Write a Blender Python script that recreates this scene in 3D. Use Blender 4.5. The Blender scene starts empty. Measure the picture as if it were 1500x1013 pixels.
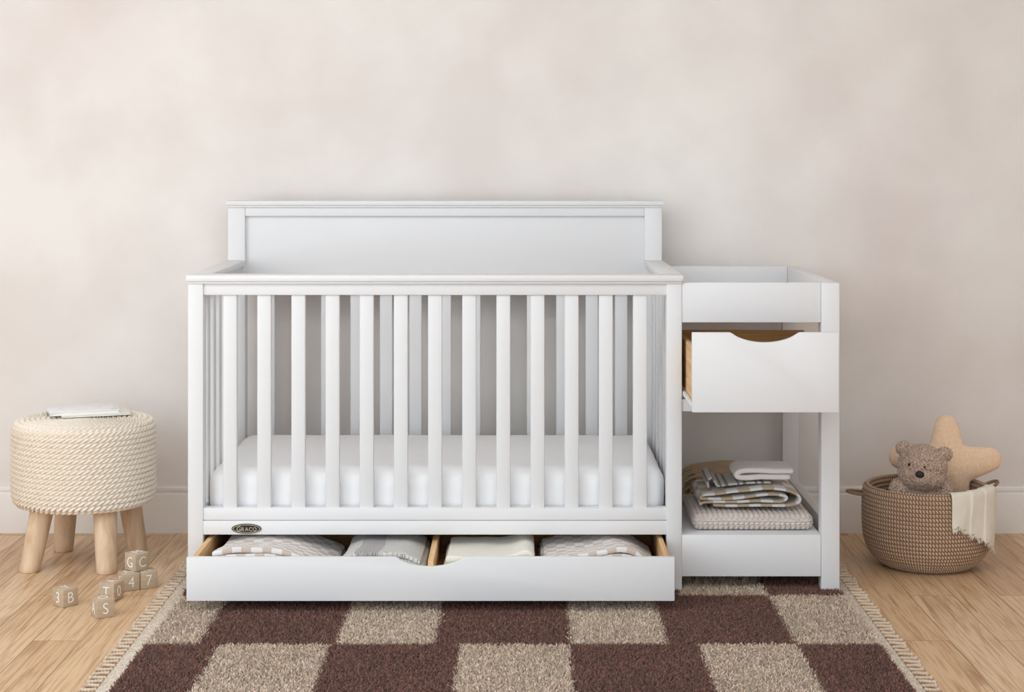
import bpy, bmesh, math, random
import numpy as np
from mathutils import Vector, Matrix, noise
random.seed(7); rng = np.random.default_rng(11)
C = bpy.context.scene.collection
PI = math.pi

# ------------------------------------------------------------------ measurements
F = 2630.0; VX = 758.0; VY = 225.0; CAMZ = 1.23; CAMY = -5.0
def at(px, py, Y):
    d = Y - CAMY
    return ((px-VX)*d/F, Y, CAMZ-(py-VY)*d/F)

# ------------------------------------------------------------------ materials
def nodes_of(name):
    m = bpy.data.materials.new(name); m.use_nodes = True
    nt = m.node_tree; b = nt.nodes['Principled BSDF']
    return m, nt, b
def N(nt, t, **kw):
    n = nt.nodes.new(t)
    for k, v in kw.items():
        if k in n.inputs: n.inputs[k].default_value = v
        else: setattr(n, k, v)
    return n
def L(nt, a, b): nt.links.new(a, b)
def ramp(nt, fac, stops):
    r = nt.nodes.new('ShaderNodeValToRGB'); e = r.color_ramp.elements
    while len(e) < len(stops): e.new(.5)
    for i, (p, c) in enumerate(stops):
        e[i].position = p; e[i].color = (*c, 1)
    L(nt, fac, r.inputs['Fac']); return r
def plain(name, col, rough=.5, var=.04, scale=30, bump=0, bscale=300, sheen=0, spec=.5, metal=0, dist=.001):
    m, nt, b = nodes_of(name)
    tc = N(nt, 'ShaderNodeTexCoord'); nz = N(nt, 'ShaderNodeTexNoise', Scale=scale, Detail=4.0)
    L(nt, tc.outputs['Object'], nz.inputs['Vector'])
    c0 = tuple(max(0, c*(1-var)) for c in col); c1 = tuple(min(1, c*(1+var)) for c in col)
    r = ramp(nt, nz.outputs['Fac'], [(.3, c0), (.7, c1)])
    L(nt, r.outputs['Color'], b.inputs['Base Color'])
    b.inputs['Roughness'].default_value = rough; b.inputs['Specular IOR Level'].default_value = spec
    b.inputs['Metallic'].default_value = metal
    if sheen: b.inputs['Sheen Weight'].default_value = sheen
    if bump:
        n2 = N(nt, 'ShaderNodeTexNoise', Scale=bscale, Detail=3.0); L(nt, tc.outputs['Object'], n2.inputs['Vector'])
        bp = N(nt, 'ShaderNodeBump', Strength=bump, Distance=dist); L(nt, n2.outputs['Fac'], bp.inputs['Height'])
        L(nt, bp.outputs['Normal'], b.inputs['Normal'])
    return m
def wood(name, dark, light, axis='Z', scale=1.0, rough=.55, spec=.4):
    m, nt, b = nodes_of(name)
    tc = N(nt, 'ShaderNodeTexCoord'); mp = N(nt, 'ShaderNodeMapping')
    s = {'X': (2, 30, 30), 'Y': (30, 2, 30), 'Z': (30, 30, 2)}[axis]
    mp.inputs['Scale'].default_value = tuple(v*scale for v in s)
    L(nt, tc.outputs['Object'], mp.inputs['Vector'])
    n1 = N(nt, 'ShaderNodeTexNoise', Scale=1.5, Detail=6.0, Distortion=.6); L(nt, mp.outputs['Vector'], n1.inputs['Vector'])
    n2 = N(nt, 'ShaderNodeTexNoise', Scale=9.0, Detail=3.0); L(nt, mp.outputs['Vector'], n2.inputs['Vector'])
    mx = N(nt, 'ShaderNodeMath', operation='MULTIPLY_ADD'); mx.inputs[1].default_value = .35
    L(nt, n2.outputs['Fac'], mx.inputs[0]); L(nt, n1.outputs['Fac'], mx.inputs[2])
    r = ramp(nt, mx.outputs[0], [(.4, dark), (.85, light)])
    L(nt, r.outputs['Color'], b.inputs['Base Color']); b.inputs['Roughness'].default_value = rough
    b.inputs['Specular IOR Level'].default_value = spec
    return m
def attr_mat(name, rough=.9, var=.1, scale=200, sheen=.3, spec=.2):
    m, nt, b = nodes_of(name)
    a = N(nt, 'ShaderNodeAttribute'); a.attribute_name = 'Col'
    L(nt, a.outputs['Color'], b.inputs['Base Color'])
    b.inputs['Roughness'].default_value = rough; b.inputs['Sheen Weight'].default_value = sheen
    b.inputs['Specular IOR Level'].default_value = spec
    return m
def check_mat(name, c1, c2, su, sv, bump=.5, fuzz=.012, trim=None):
    """woven checks laid out in the cloth's own UVs (metres)"""
    m, nt, b = nodes_of(name)
    uv = N(nt, 'ShaderNodeUVMap'); nz = N(nt, 'ShaderNodeTexNoise', Scale=160.0, Detail=2.0); L(nt, uv.outputs['UV'], nz.inputs['Vector'])
    sub = N(nt, 'ShaderNodeVectorMath', operation='SUBTRACT'); sub.inputs[1].default_value = (.5, .5, .5); L(nt, nz.outputs['Color'], sub.inputs[0])
    sc = N(nt, 'ShaderNodeVectorMath', operation='SCALE'); sc.inputs['Scale'].default_value = fuzz; L(nt, sub.outputs[0], sc.inputs[0])
    ad = N(nt, 'ShaderNodeVectorMath', operation='ADD'); L(nt, uv.outputs['UV'], ad.inputs[0]); L(nt, sc.outputs[0], ad.inputs[1])
    mp = N(nt, 'ShaderNodeMapping'); mp.inputs['Scale'].default_value = (1/su, 1/sv, 1); mp.inputs['Location'].default_value = (.1, .1, .5)
    L(nt, ad.outputs[0], mp.inputs['Vector'])
    ck = N(nt, 'ShaderNodeTexChecker', Scale=1.0); ck.inputs['Color1'].default_value = (*c1, 1); ck.inputs['Color2'].default_value = (*c2, 1)
    L(nt, mp.outputs['Vector'], ck.inputs['Vector'])
    L(nt, ck.outputs['Color'], b.inputs['Base Color'])
    n2 = N(nt, 'ShaderNodeTexNoise', Scale=500.0, Detail=3.0); L(nt, uv.outputs['UV'], n2.inputs['Vector'])
    bp = N(nt, 'ShaderNodeBump', Strength=bump, Distance=.0015); L(nt, n2.outputs['Fac'], bp.inputs['Height']); L(nt, bp.outputs['Normal'], b.inputs['Normal'])
    b.inputs['Roughness'].default_value = .95; b.inputs['Sheen Weight'].default_value = .3
    b.inputs['Specular IOR Level'].default_value = .15
    return m
def band_mat(name, base, band, stops, period, bump=.5, speck=None):
    """stripe(s) along u in metres"""
    m, nt, b = nodes_of(name)
    uv = N(nt, 'ShaderNodeUVMap'); sp = N(nt, 'ShaderNodeSeparateXYZ'); L(nt, uv.outputs['UV'], sp.inputs[0])
    md = N(nt, 'ShaderNodeMath', operation='DIVIDE'); md.inputs[1].default_value = period; L(nt, sp.outputs[0], md.inputs[0])
    fr = N(nt, 'ShaderNodeMath', operation='FRACT'); L(nt, md.outputs[0], fr.inputs[0])
    r = nt.nodes.new('ShaderNodeValToRGB'); r.color_ramp.interpolation = 'CONSTANT'; e = r.color_ramp.elements
    while len(e) < len(stops): e.new(.5)
    for i, (p, k) in enumerate(stops):
        e[i].position = p; c = band if k else base; e[i].color = (*c, 1)
    L(nt, fr.outputs[0], r.inputs['Fac'])
    n2 = N(nt, 'ShaderNodeTexNoise', Scale=420.0, Detail=3.0); L(nt, uv.outputs['UV'], n2.inputs['Vector'])
    if speck:
        rr = ramp(nt, n2.outputs['Fac'], [(.42, (1-speck,)*3), (.6, (1, 1, 1))])
        mx = N(nt, 'ShaderNodeMixRGB', blend_type='MULTIPLY'); mx.inputs[0].default_value = 1
        L(nt, r.outputs['Color'], mx.inputs[1]); L(nt, rr.outputs['Color'], mx.inputs[2]); L(nt, mx.outputs[0], b.inputs['Base Color'])
    else: L(nt, r.outputs['Color'], b.inputs['Base Color'])
    bp = N(nt, 'ShaderNodeBump', Strength=bump, Distance=.0012); L(nt, n2.outputs['Fac'], bp.inputs['Height']); L(nt, bp.outputs['Normal'], b.inputs['Normal'])
    b.inputs['Roughness'].default_value = .95; b.inputs['Sheen Weight'].default_value = .2; b.inputs['Specular IOR Level'].default_value = .15
    return m

WHITE = plain('white_paint', (.765, .765, .775), rough=.5, var=.006, scale=3, spec=.35)
TRIM = plain('trim_paint', (.86, .83, .80), rough=.45, var=.006, scale=3, spec=.3)
PINE = wood('pine_y', (.50, .27, .10), (.78, .52, .27), 'Y', 1.0)
PINEX = wood('pine_x', (.38, .19, .065), (.62, .38, .17), 'X', .8)
SHEET = plain('white_sheet', (.91, .91, .92), rough=.9, var=.01, bump=.15, bscale=500, spec=.2, sheen=.1)
LEGW = wood('stool_leg_wood', (.55, .37, .23), (.74, .56, .39), 'Z', .9)
BLOCKW = wood('block_wood', (.42, .315, .215), (.53, .415, .30), 'X', 1.6, rough=.7)
LETTER = plain('white_letter', (.88, .86, .83), rough=.6)
METAL = plain('bronze', (.20, .155, .10), rough=.35, metal=.8, var=.05)
METALD = plain('dark_bronze', (.022, .018, .012), rough=.5, metal=.2, var=.05)
GOLD = plain('pale_bronze', (.50, .43, .32), rough=.4, metal=.4)
STEEL = plain('slide_steel', (.05, .05, .05), rough=.4)
YARN = plain('ivory_yarn', (.86, .775, .665), rough=.95, var=.03, scale=60, bump=.3, bscale=700, spec=.15, sheen=.2)
KNIT = plain('taupe_knit_yarn', (.68, .60, .555), rough=.95, var=.04, scale=60, bump=.4, bscale=700, spec=.15, sheen=.2)
BASKETM = attr_mat('basket_rope', rough=.85, sheen=.1)
CORD = plain('brown_cord', (.26, .165, .105), rough=.8, var=.1, scale=120, bump=.5, bscale=500)
STARM = plain('star_fleece', (.95, .665, .455), rough=1, var=.09, scale=150, bump=1, bscale=330, spec=.1, sheen=.4, dist=.003)
def bear_mat():
    m, nt, b = nodes_of('bear_fur')
    tc = N(nt, 'ShaderNodeTexCoord'); n1 = N(nt, 'ShaderNodeTexNoise', Scale=230.0, Detail=3.0); L(nt, tc.outputs['Object'], n1.inputs['Vector'])
    r = ramp(nt, n1.outputs['Fac'], [(.36, (.27, .175, .13)), (.5, (.45, .32, .245)), (.66, (.66, .50, .41))])
    L(nt, r.outputs['Color'], b.inputs['Base Color'])
    b.inputs['Roughness'].default_value = 1; b.inputs['Sheen Weight'].default_value = .35; b.inputs['Specular IOR Level'].default_value = .1
    return m
BEARM = bear_mat()
BLACKM = plain('black_stitching', (.012, .012, .013), rough=.6, bump=.3)
CLOTHM = plain('cream_cloth', (.80, .75, .65), rough=.95, var=.03, scale=40, bump=.5, bscale=500, spec=.1)
TOWELM = plain('white_towel', (.80, .77, .75), rough=1, var=.02, bump=.7, bscale=600, spec=.1, sheen=.3)
CREAMB = plain('cream_blanket', (.78, .74, .66), rough=.95, var=.02, bump=.4, bscale=500, spec=.1, sheen=.2)
TANB = plain('tan_blanket', (.60, .46, .32), rough=.95, var=.06, bump=.5, bscale=400, spec=.1)
TAGM = plain('orange_tag', (.62, .33, .16), rough=.7)
CHECK_A = check_mat('blanket_checks_pale', (.74, .72, .71), (.56, .46, .40), .026, .030, fuzz=.02)
CHECK_B = check_mat('blanket_checks_tan', (.70, .68, .68), (.47, .36, .25), .034, .05)
PAPER = plain('paper', (.86, .83, .76), rough=.9)
def cover_mat():
    m, nt, b = nodes_of('book_cover')
    tc = N(nt, 'ShaderNodeTexCoord'); n1 = N(nt, 'ShaderNodeTexNoise', Scale=22.0, Detail=4.0, Distortion=1.5); L(nt, tc.outputs['Object'], n1.inputs['Vector'])
    r = ramp(nt, n1.outputs['Fac'], [(.34, (.70, .71, .73)), (.42, (.87, .88, .89))])
    L(nt, r.outputs['Color'], b.inputs['Base Color']); b.inputs['Roughness'].default_value = .35
    return m
COVER = cover_mat()
def wall_mat():
    m, nt, b = nodes_of('limewash_wall')
    tc = N(nt, 'ShaderNodeTexCoord')
    n1 = N(nt, 'ShaderNodeTexNoise', Scale=1.1, Detail=3.0, Distortion=.3); n2 = N(nt, 'ShaderNodeTexNoise', Scale=3.4, Detail=4.0)
    for n in (n1, n2): L(nt, tc.outputs['Object'], n.inputs['Vector'])
    r1 = ramp(nt, n1.outputs['Fac'], [(.3, (.80, .735, .705)), (.52, (.83, .79, .76)), (.72, (.855, .825, .79))])
    r2 = ramp(nt, n2.outputs['Fac'], [(.36, (.93, .915, .91)), (.62, (1.0, 1.0, 1.0))])
    mx = N(nt, 'ShaderNodeMixRGB', blend_type='MULTIPLY'); mx.inputs[0].default_value = 1
    L(nt, r1.outputs['Color'], mx.inputs[1]); L(nt, r2.outputs['Color'], mx.inputs[2]); L(nt, mx.outputs[0], b.inputs['Base Color'])
    b.inputs['Roughness'].default_value = .9; b.inputs['Specular IOR Level'].default_value = .1
    return m
WALLM = wall_mat()
CEILM = plain('ceiling_paint', (.8, .79, .77), rough=.9, var=.01)
def floor_mat():
    m, nt, b = nodes_of('oak_planks')
    tc = N(nt, 'ShaderNodeTexCoord'); sp = N(nt, 'ShaderNodeSeparateXYZ'); L(nt, tc.outputs['Object'], sp.inputs[0])
    cb = N(nt, 'ShaderNodeCombineXYZ'); L(nt, sp.outputs[1], cb.inputs[0])
    ax = N(nt, 'ShaderNodeMath', operation='ADD'); ax.inputs[1].default_value = .005; L(nt, sp.outputs[0], ax.inputs[0]); L(nt, ax.outputs[0], cb.inputs[1])
    bk = N(nt, 'ShaderNodeTexBrick', Scale=1.0); bk.offset = .37; bk.offset_frequency = 2
    bk.inputs['Brick Width'].default_value = 1.25; bk.inputs['Row Height'].default_value = .122
    bk.inputs['Mortar Size'].default_value = .0012; bk.inputs['Mortar Smooth'].default_value = .3
    bk.inputs['Color1'].default_value = (0, 0, 0, 1); bk.inputs['Color2'].default_value = (1, 1, 1, 1); bk.inputs['Mortar'].default_value = (.5, .5, .5, 1)
    L(nt, cb.outputs[0], bk.inputs['Vector'])
    pl = ramp(nt, bk.outputs['Color'], [(0, (.62, .405, .235)), (.5, (.69, .475, .29)), (1, (.76, .555, .365))])
    # grain, shifted board by board
    sc = N(nt, 'ShaderNodeVectorMath', operation='SCALE'); sc.inputs['Scale'].default_value = 7.0; L(nt, bk.outputs['Color'], sc.inputs[0])
    mp = N(nt, 'ShaderNodeMapping'); mp.inputs['Scale'].default_value = (22, 1.6, 1); L(nt, tc.outputs['Object'], mp.inputs['Vector'])
    ad = N(nt, 'ShaderNodeVectorMath', operation='ADD'); L(nt, mp.outputs[0], ad.inputs[0]); L(nt, sc.outputs[0], ad.inputs[1])
    n1 = N(nt, 'ShaderNodeTexNoise', Scale=1.0, Detail=7.0, Distortion=1.6, Roughness=.62); L(nt, ad.outputs[0], n1.inputs['Vector'])
    mp2 = N(nt, 'ShaderNodeMapping'); mp2.inputs['Scale'].default_value = (150, 5, 1); L(nt, tc.outputs['Object'], mp2.inputs['Vector'])
    n2 = N(nt, 'ShaderNodeTexNoise', Scale=1.0, Detail=4.0, Distortion=.4); L(nt, mp2.outputs[0], n2.inputs['Vector'])
    g1 = ramp(nt, n1.outputs['Fac'], [(.34, (.72, .63, .55)), (.5, (1, 1, 1)), (.7, (1.0, .98, .96))])
    g2 = ramp(nt, n2.outputs['Fac'], [(.38, (.80, .72, .65)), (.52, (1, 1, 1))])
    m1 = N(nt, 'ShaderNodeMixRGB', blend_type='MULTIPLY'); m1.inputs[0].default_value = 1; L(nt, pl.outputs[0], m1.inputs[1]); L(nt, g1.outputs[0], m1.inputs[2])
    m2 = N(nt, 'ShaderNodeMixRGB', blend_type='MULTIPLY'); m2.inputs[0].default_value = 1; L(nt, m1.outputs[0], m2.inputs[1]); L(nt, g2.outputs[0], m2.inputs[2])
    m3 = N(nt, 'ShaderNodeMixRGB', blend_type='MIX'); L(nt, bk.outputs['Fac'], m3.inputs[0]); L(nt, m2.outputs[0], m3.inputs[1]); m3.inputs[2].default_value = (.22, .13, .07, 1)
    L(nt, m3.outputs[0], b.inputs['Base Color'])
    b.inputs['Roughness'].default_value = .42; b.inputs['Specular IOR Level'].default_value = .4
    bp = N(nt, 'ShaderNodeBump', Strength=.3, Distance=.001, invert=True); L(nt, bk.outputs['Fac'], bp.inputs['Height']); L(nt, bp.outputs['Normal'], b.inputs['Normal'])
    return m
FLOORM = floor_mat()
def hem_mat():
    m, nt, b = nodes_of('woven_hem')
    tc = N(nt, 'ShaderNodeTexCoord')
    ck = N(nt, 'ShaderNodeTexNoise', Scale=240.0, Detail=1.0); L(nt, tc.outputs['Object'], ck.inputs['Vector'])
    r = ramp(nt, ck.outputs['Fac'], [(.4, (.46, .385, .31)), (.56, (.72, .63, .53))]); L(nt, r.outputs['Color'], b.inputs['Base Color']); b.inputs['Roughness'].default_value = .95
    bp = N(nt, 'ShaderNodeBump', Strength=.6, Distance=.002); L(nt, ck.outputs['Fac'], bp.inputs['Height']); L(nt, bp.outputs['Normal'], b.inputs['Normal'])
    b.inputs['Specular IOR Level'].default_value = .15
    return m
HEMM = hem_mat()
PILEM = attr_mat('rug_pile', rough=.9, sheen=.25, spec=.25)
FRINGEM = plain('fringe_cord', (.62, .50, .385), rough=.9, var=.06, scale=200, bump=.4, bscale=600, spec=.15)

# ------------------------------------------------------------------ object helpers
def wloc(o):
    v = Vector((0, 0, 0))
    while o: v += o.location; o = o.parent
    return v
def finish(name, me, mat, parent=None, local=False, smooth=None):
    if mat is not None and not me.materials: me.materials.append(mat)
    o = bpy.data.objects.new(name, me); C.objects.link(o)
    if parent is not None:
        if not local: me.transform(Matrix.Translation(-wloc(parent)))
        o.parent = parent
    if smooth is not None:
        me.polygons.foreach_set('use_smooth', [True]*len(me.polygons))
        if smooth < PI: me.set_sharp_from_angle(angle=smooth)
    return o
def thing(name, label, cat, loc=(0, 0, 0), rz=0, group=None):
    o = bpy.data.objects.new(name, None); C.objects.link(o); o.empty_display_size = .05
    o.location = loc; o.rotation_euler = (0, 0, rz); o['label'] = label; o['category'] = cat
    if group: o['group'] = group
    return o
def tag(o, label, cat, group=None):
    o['label'] = label; o['category'] = cat
    if group: o['group'] = group
    return o
def bm_box(bm, x0, x1, y0, y1, z0, z1, bev=.0015, seg=2):
    r = bmesh.ops.create_cube(bm, size=1)
    vs = r['verts']
    for v in vs:
        v.co = Vector(((x0+x1)/2+v.co.x*(x1-x0), (y0+y1)/2+v.co.y*(y1-y0), (z0+z1)/2+v.co.z*(z1-z0)))
    if bev:
        es = list({e for v in vs for e in v.link_edges})
        bmesh.ops.bevel(bm, geom=es, offset=bev, segments=seg, affect='EDGES', profile=.5)
def box(name, x0, x1, y0, y1, z0, z1, mat, parent=None, bev=.0015, local=False, kind=None):
    bm = bmesh.new(); bm_box(bm, x0, x1, y0, y1, z0, z1, bev)
    me = bpy.data.meshes.new(name); bm.to_mesh(me); bm.free()
    o = finish(name, me, mat, parent, local, smooth=.7)
    if kind: o['kind'] = kind
    return o
def prism(name, pts, y0, y1, mat, parent=None, bev=.0015, axis='y'):
    """outline in XZ (or YZ with axis x) extruded"""
    bm = bmesh.new()
    if axis == 'y': vs = [bm.verts.new((x, y0, z)) for x, z in pts]
    else: vs = [bm.verts.new((y0, x, z)) for x, z in pts]
    f = bm.faces.new(vs)
    r = bmesh.ops.extrude_face_region(bm, geom=[f])
    nv = [g for g in r['geom'] if isinstance(g, bmesh.types.BMVert)]
    for v in nv:
        if axis == 'y': v.co.y = y1
        else: v.co.x = y1
    bmesh.ops.recalc_face_normals(bm, faces=bm.faces)
    if bev:
        es = [e for e in bm.edges if len(e.link_faces) == 2 and e.calc_face_angle(0) > .6]
        bmesh.ops.bevel(bm, geom=es, offset=bev, segments=2, affect='EDGES', profile=.5)
    me = bpy.data.meshes.new(name); bm.to_mesh(me); bm.free()
    return finish(name, me, mat, parent, smooth=.6)
def grid_mesh(name, P, closed_u=False, closed_v=False, uv=None, col=None):
    """P: (nv,nu,3) array"""
    nv, nu = P.shape[:2]
    me = bpy.data.meshes.new(name)
    idx = np.arange(nv*nu).reshape(nv, nu)
    a = idx if not closed_u else np.concatenate([idx, idx[:, :1]], 1)
    a = a if not closed_v else np.concatenate([a, a[:1]], 0)
    q = np.stack([a[:-1, :-1], a[:-1, 1:], a[1:, 1:], a[1:, :-1]], -1).reshape(-1, 4)
    me.vertices.add(nv*nu); me.vertices.foreach_set('co', P.reshape(-1).astype(np.float32))
    me.loops.add(q.size); me.loops.foreach_set('vertex_index', q.reshape(-1).astype(np.int32))
    me.polygons.add(len(q)); me.polygons.foreach_set('loop_start', np.arange(0, q.size, 4, dtype=np.int32))
    me.update(calc_edges=True)
    if uv is not None:
        ul = me.uv_layers.new(name='UVMap'); ul.data.foreach_set('uv', uv.reshape(-1, 2)[q.reshape(-1)].reshape(-1).astype(np.float32))
    if col is not None:
        ca = me.color_attributes.new('Col', 'FLOAT_COLOR', 'POINT')
        cc = np.concatenate([col.reshape(-1, 3), np.ones((nv*nu, 1))], 1); ca.data.foreach_set('color', cc.reshape(-1).astype(np.float32))
    me.validate()
    return me
def tube(name, pts, radii, mat, parent=None, seg=10, ridge=None, local=False, closed=False, flat=1.0):
    pts = [Vector(p) for p in pts]; n = len(pts)
    if not hasattr(radii, '__len__'): radii = [radii]*n
    rows = []; up = Vector((0, 0, 1)); s = 0
    for i, p in enumerate(pts):
        if closed: t = (pts[(i+1) % n]-pts[i-1]).normalized()
        else: t = (pts[min(i+1, n-1)]-pts[max(i-1, 0)]).normalized()
        ref = up if abs(t.dot(up)) < .95 else Vector((1, 0, 0))
        a = t.cross(ref).normalized(); b = a.cross(t).normalized()
        if i: s += (p-pts[i-1]).length
        row = []
        for k in range(seg):
            th = 2*PI*k/seg; r = radii[i]
            if ridge: r *= 1+ridge[0]*math.cos(ridge[2]*th-2*PI*s/ridge[1])
            row.append(p+a*(r*math.cos(th))+b*(r*flat*math.sin(th)))
        rows.append([tuple(v) for v in row])
    P = np.array(rows)
    me = grid_mesh(name, P, closed_u=True, closed_v=closed)
    if not closed:
        bm = bmesh.new(); bm.from_mesh(me)
        bm.verts.ensure_lookup_table()
        bm.faces.new([bm.verts[k] for k in range(seg)][::-1]); bm.faces.new([bm.verts[(n-1)*seg+k] for k in range(seg)])
        bmesh.ops.recalc_face_normals(bm, faces=bm.faces); bm.to_mesh(me); bm.free()
    return finish(name, me, mat, parent, local, smooth=1.0)
def catmull(pts, n=12):
    P = [np.array(p, float) for p in pts]; P = [2*P[0]-P[1]]+P+[2*P[-1]-P[-2]]; out = []
    for i in range(1, len(P)-2):
        for k in range(n):
            t = k/n
            out.append(.5*((2*P[i])+(-P[i-1]+P[i+1])*t+(2*P[i-1]-5*P[i]+4*P[i+1]-P[i+2])*t*t+(-P[i-1]+3*P[i]-3*P[i+1]+P[i+2])*t**3))
    out.append(P[-2]); return np.array(out)
def weave(u, v, pu, pv, slant=1.0, alt=False, half=.5):
    """height of slanted yarn strands laid in rows, 0..1"""
    r = np.floor(v/pv); fv = v/pv-r-.5
    s = slant*np.where((r % 2) == 0, 1, -1) if alt else slant
    t = u/pu+s*fv+half*(r % 2); ft = t-np.floor(t)-.5
    return np.sqrt(np.clip(1-(ft/.5)**2, 0, 1))*np.sqrt(np.clip(1-(np.abs(fv)/.5)**3, 0, 1))
def lathe(name, prof, nu, ds, mat, parent, cx, cy, hfun=None, cfun=None, amp=.003, closed=False):
    prof = np.array(prof, float)
    seg = np.linalg.norm(np.diff(prof, axis=0), axis=1); S = np.concatenate([[0], np.cumsum(seg)])
    n = int(S[-1]/ds)+1; s = np.linspace(0, S[-1], n)
    r = np.interp(s, S, prof[:, 0]); z = np.interp(s, S, prof[:, 1])
    for _ in range(3):
        r[1:-1] = (r[:-2]+2*r[1:-1]+r[2:])/4; z[1:-1] = (z[:-2]+2*z[1:-1]+z[2:])/4
    dr = np.gradient(r); dz = np.gradient(z); ln = np.hypot(dr, dz)+1e-9
    nr, nz = dz/ln, -dr/ln
    th = np.linspace(0, 2*PI, nu, endpoint=False)
    SS, TT = np.meshgrid(s, th, indexing='ij')
    h = hfun(TT, SS, lambda q: np.interp(q, s, r))*amp if hfun else 0*SS
    h = h*np.clip(r/.02, 0, 1)[:, None]
    R = r[:, None]+nr[:, None]*h; Z = z[:, None]+nz[:, None]*h
    P = np.stack([cx+R*np.sin(TT), cy-R*np.cos(TT), Z], -1)
    me = grid_mesh(name, P, closed_u=True, closed_v=closed, col=cfun(TT, SS) if cfun else None)
    return finish(name, me, mat, parent, smooth=PI)
def rslab(name, x0, x1, y0, y1, z0, z1, r, res, mat, parent=None, disp=None, warp=None):
    """box with rounded edges as one dense closed mesh; disp(u,v,axis)->metres"""
    bm = bmesh.new()
    dims = (x1-x0, y1-y0, z1-z0); cnt = [max(2, int(d/res)) for d in dims]
    vm = {}
    def V(i, j, k):
        key = (i, j, k)
        if key not in vm: vm[key] = bm.verts.new((x0+dims[0]*i/cnt[0], y0+dims[1]*j/cnt[1], z0+dims[2]*k/cnt[2]))
        return vm[key]
    nx, ny, nz = cnt
    for i in range(nx):
        for j in range(ny):
            bm.faces.new((V(i, j, nz), V(i+1, j, nz), V(i+1, j+1, nz), V(i, j+1, nz)))
            bm.faces.new((V(i, j, 0), V(i, j+1, 0), V(i+1, j+1, 0), V(i+1, j, 0)))
    for i in range(nx):
        for k in range(nz):
            bm.faces.new((V(i, 0, k), V(i+1, 0, k), V(i+1, 0, k+1), V(i, 0, k+1)))
            bm.faces.new((V(i, ny, k), V(i, ny, k+1), V(i+1, ny, k+1), V(i+1, ny, k)))
    for j in range(ny):
        for k in range(nz):
            bm.faces.new((V(0, j, k), V(0, j, k+1), V(0, j+1, k+1), V(0, j+1, k)))
            bm.faces.new((V(nx, j, k), V(nx, j+1, k), V(nx, j+1, k+1), V(nx, j, k+1)))
    rr = r if hasattr(r, '__len__') else (r, r, r)
    rm = min(rr)
    for v in bm.verts:
        p = v.co.copy()
        q = Vector((min(max(p.x, x0+rr[0]), x1-rr[0]), min(max(p.y, y0+rr[1]), y1-rr[1]), min(max(p.z, z0+rr[2]), z1-rr[2])))
        d = p-q; e = Vector((d.x/rr[0], d.y/rr[1], d.z/rr[2]))
        m = max(abs(e.x), abs(e.y), abs(e.z)) or 1
        nrm = e.normalized()
        newp = q+Vector((nrm.x*rr[0], nrm.y*rr[1], nrm.z*rr[2]))*m
        if disp:
            ax = max(range(3), key=lambda a: abs(e[a]))
            u, w = {0: (p.y, p.z), 1: (p.x, p.z), 2: (p.x, p.y)}[ax]
            newp += nrm*disp(u, w, ax)
        if warp: newp = Vector(warp(newp))
        v.co = newp
    me = bpy.data.meshes.new(name); bm.to_mesh(me); bm.free()
    return finish(name, me, mat, parent, smooth=PI)
def ribbon(name, path, th, y0, y1, mat, parent=None, ny=24, n=10, shear=0.0, wob=.002, rise=1.0, zb=.078, seed=0):
    """folded cloth: a thick strip following path (x,z), extruded along y, as one closed surface"""
    c = catmull(path, n); m = len(c)
    t = np.gradient(c, axis=0); t /= (np.linalg.norm(t, axis=1)[:, None]+1e-9); nn = np.stack([-t[:, 1], t[:, 0]], 1)
    L_ = np.concatenate([[0], np.cumsum(np.linalg.norm(np.diff(c, axis=0), axis=1))])
    k = np.linspace(0, PI, 6)
    capE = [c[-1]+nn[-1]*th/2*math.cos(a)+t[-1]*th/2*math.sin(a) for a in k[1:-1]]
    capS = [c[0]-nn[0]*th/2*math.cos(a)-t[0]*th/2*math.sin(a) for a in k[1:-1]]
    loop = np.array(list(c+nn*th/2)+capE+list((c-nn*th/2)[::-1])+capS)
    mid = np.array(list(c)+[c[-1]]*4+list(c[::-1])+[c[0]]*4)
    U = np.array(list(L_)+[L_[-1]]*4+list(L_[::-1])+[0]*4)
    ys = np.linspace(0, 1, ny+1)
    e = .5-.5*np.cos(np.linspace(0, PI, 5))
    rows = []; uvs = []
    extra = [(0, .35), (.0, .8)]
    allrows = [(0.0, .0), (0.0, .55), (.15*th/(y1-y0), .85)]+[(a, 1.0) for a in np.linspace(.5*th/(y1-y0), 1-.5*th/(y1-y0), ny)]+[(1-.15*th/(y1-y0), .85), (1.0, .55), (1.0, .0)]
    for a, k_ in allrows:
        p = mid+(loop-mid)*k_
        y = y0+(y1-y0)*a
        rw = []
        for (x, z), u in zip(p, U):
            w = noise.noise(Vector((u*14+seed*9.1, y*16, seed*3.3)))*wob
            w2 = noise.noise(Vector((u*9+5+seed*9.1, y*10, seed+7.7)))*wob
            f_ = 1+(rise-1)*max(0.0, min(1.0, (-.035-y)/(-.035-y0))) if rise != 1 else 1
            f_ = 1+(f_-1)*1.0
            rw.append((x+shear*(y-y0)+w2, y+w, zb+(z-zb)*f_+w))
        rows.append(rw); uvs.append([(u, y) for u in U])
    me = grid_mesh(name, np.array(rows), closed_u=True, uv=np.array(uvs))
    return finish(name, me, mat, parent, smooth=PI)
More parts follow.
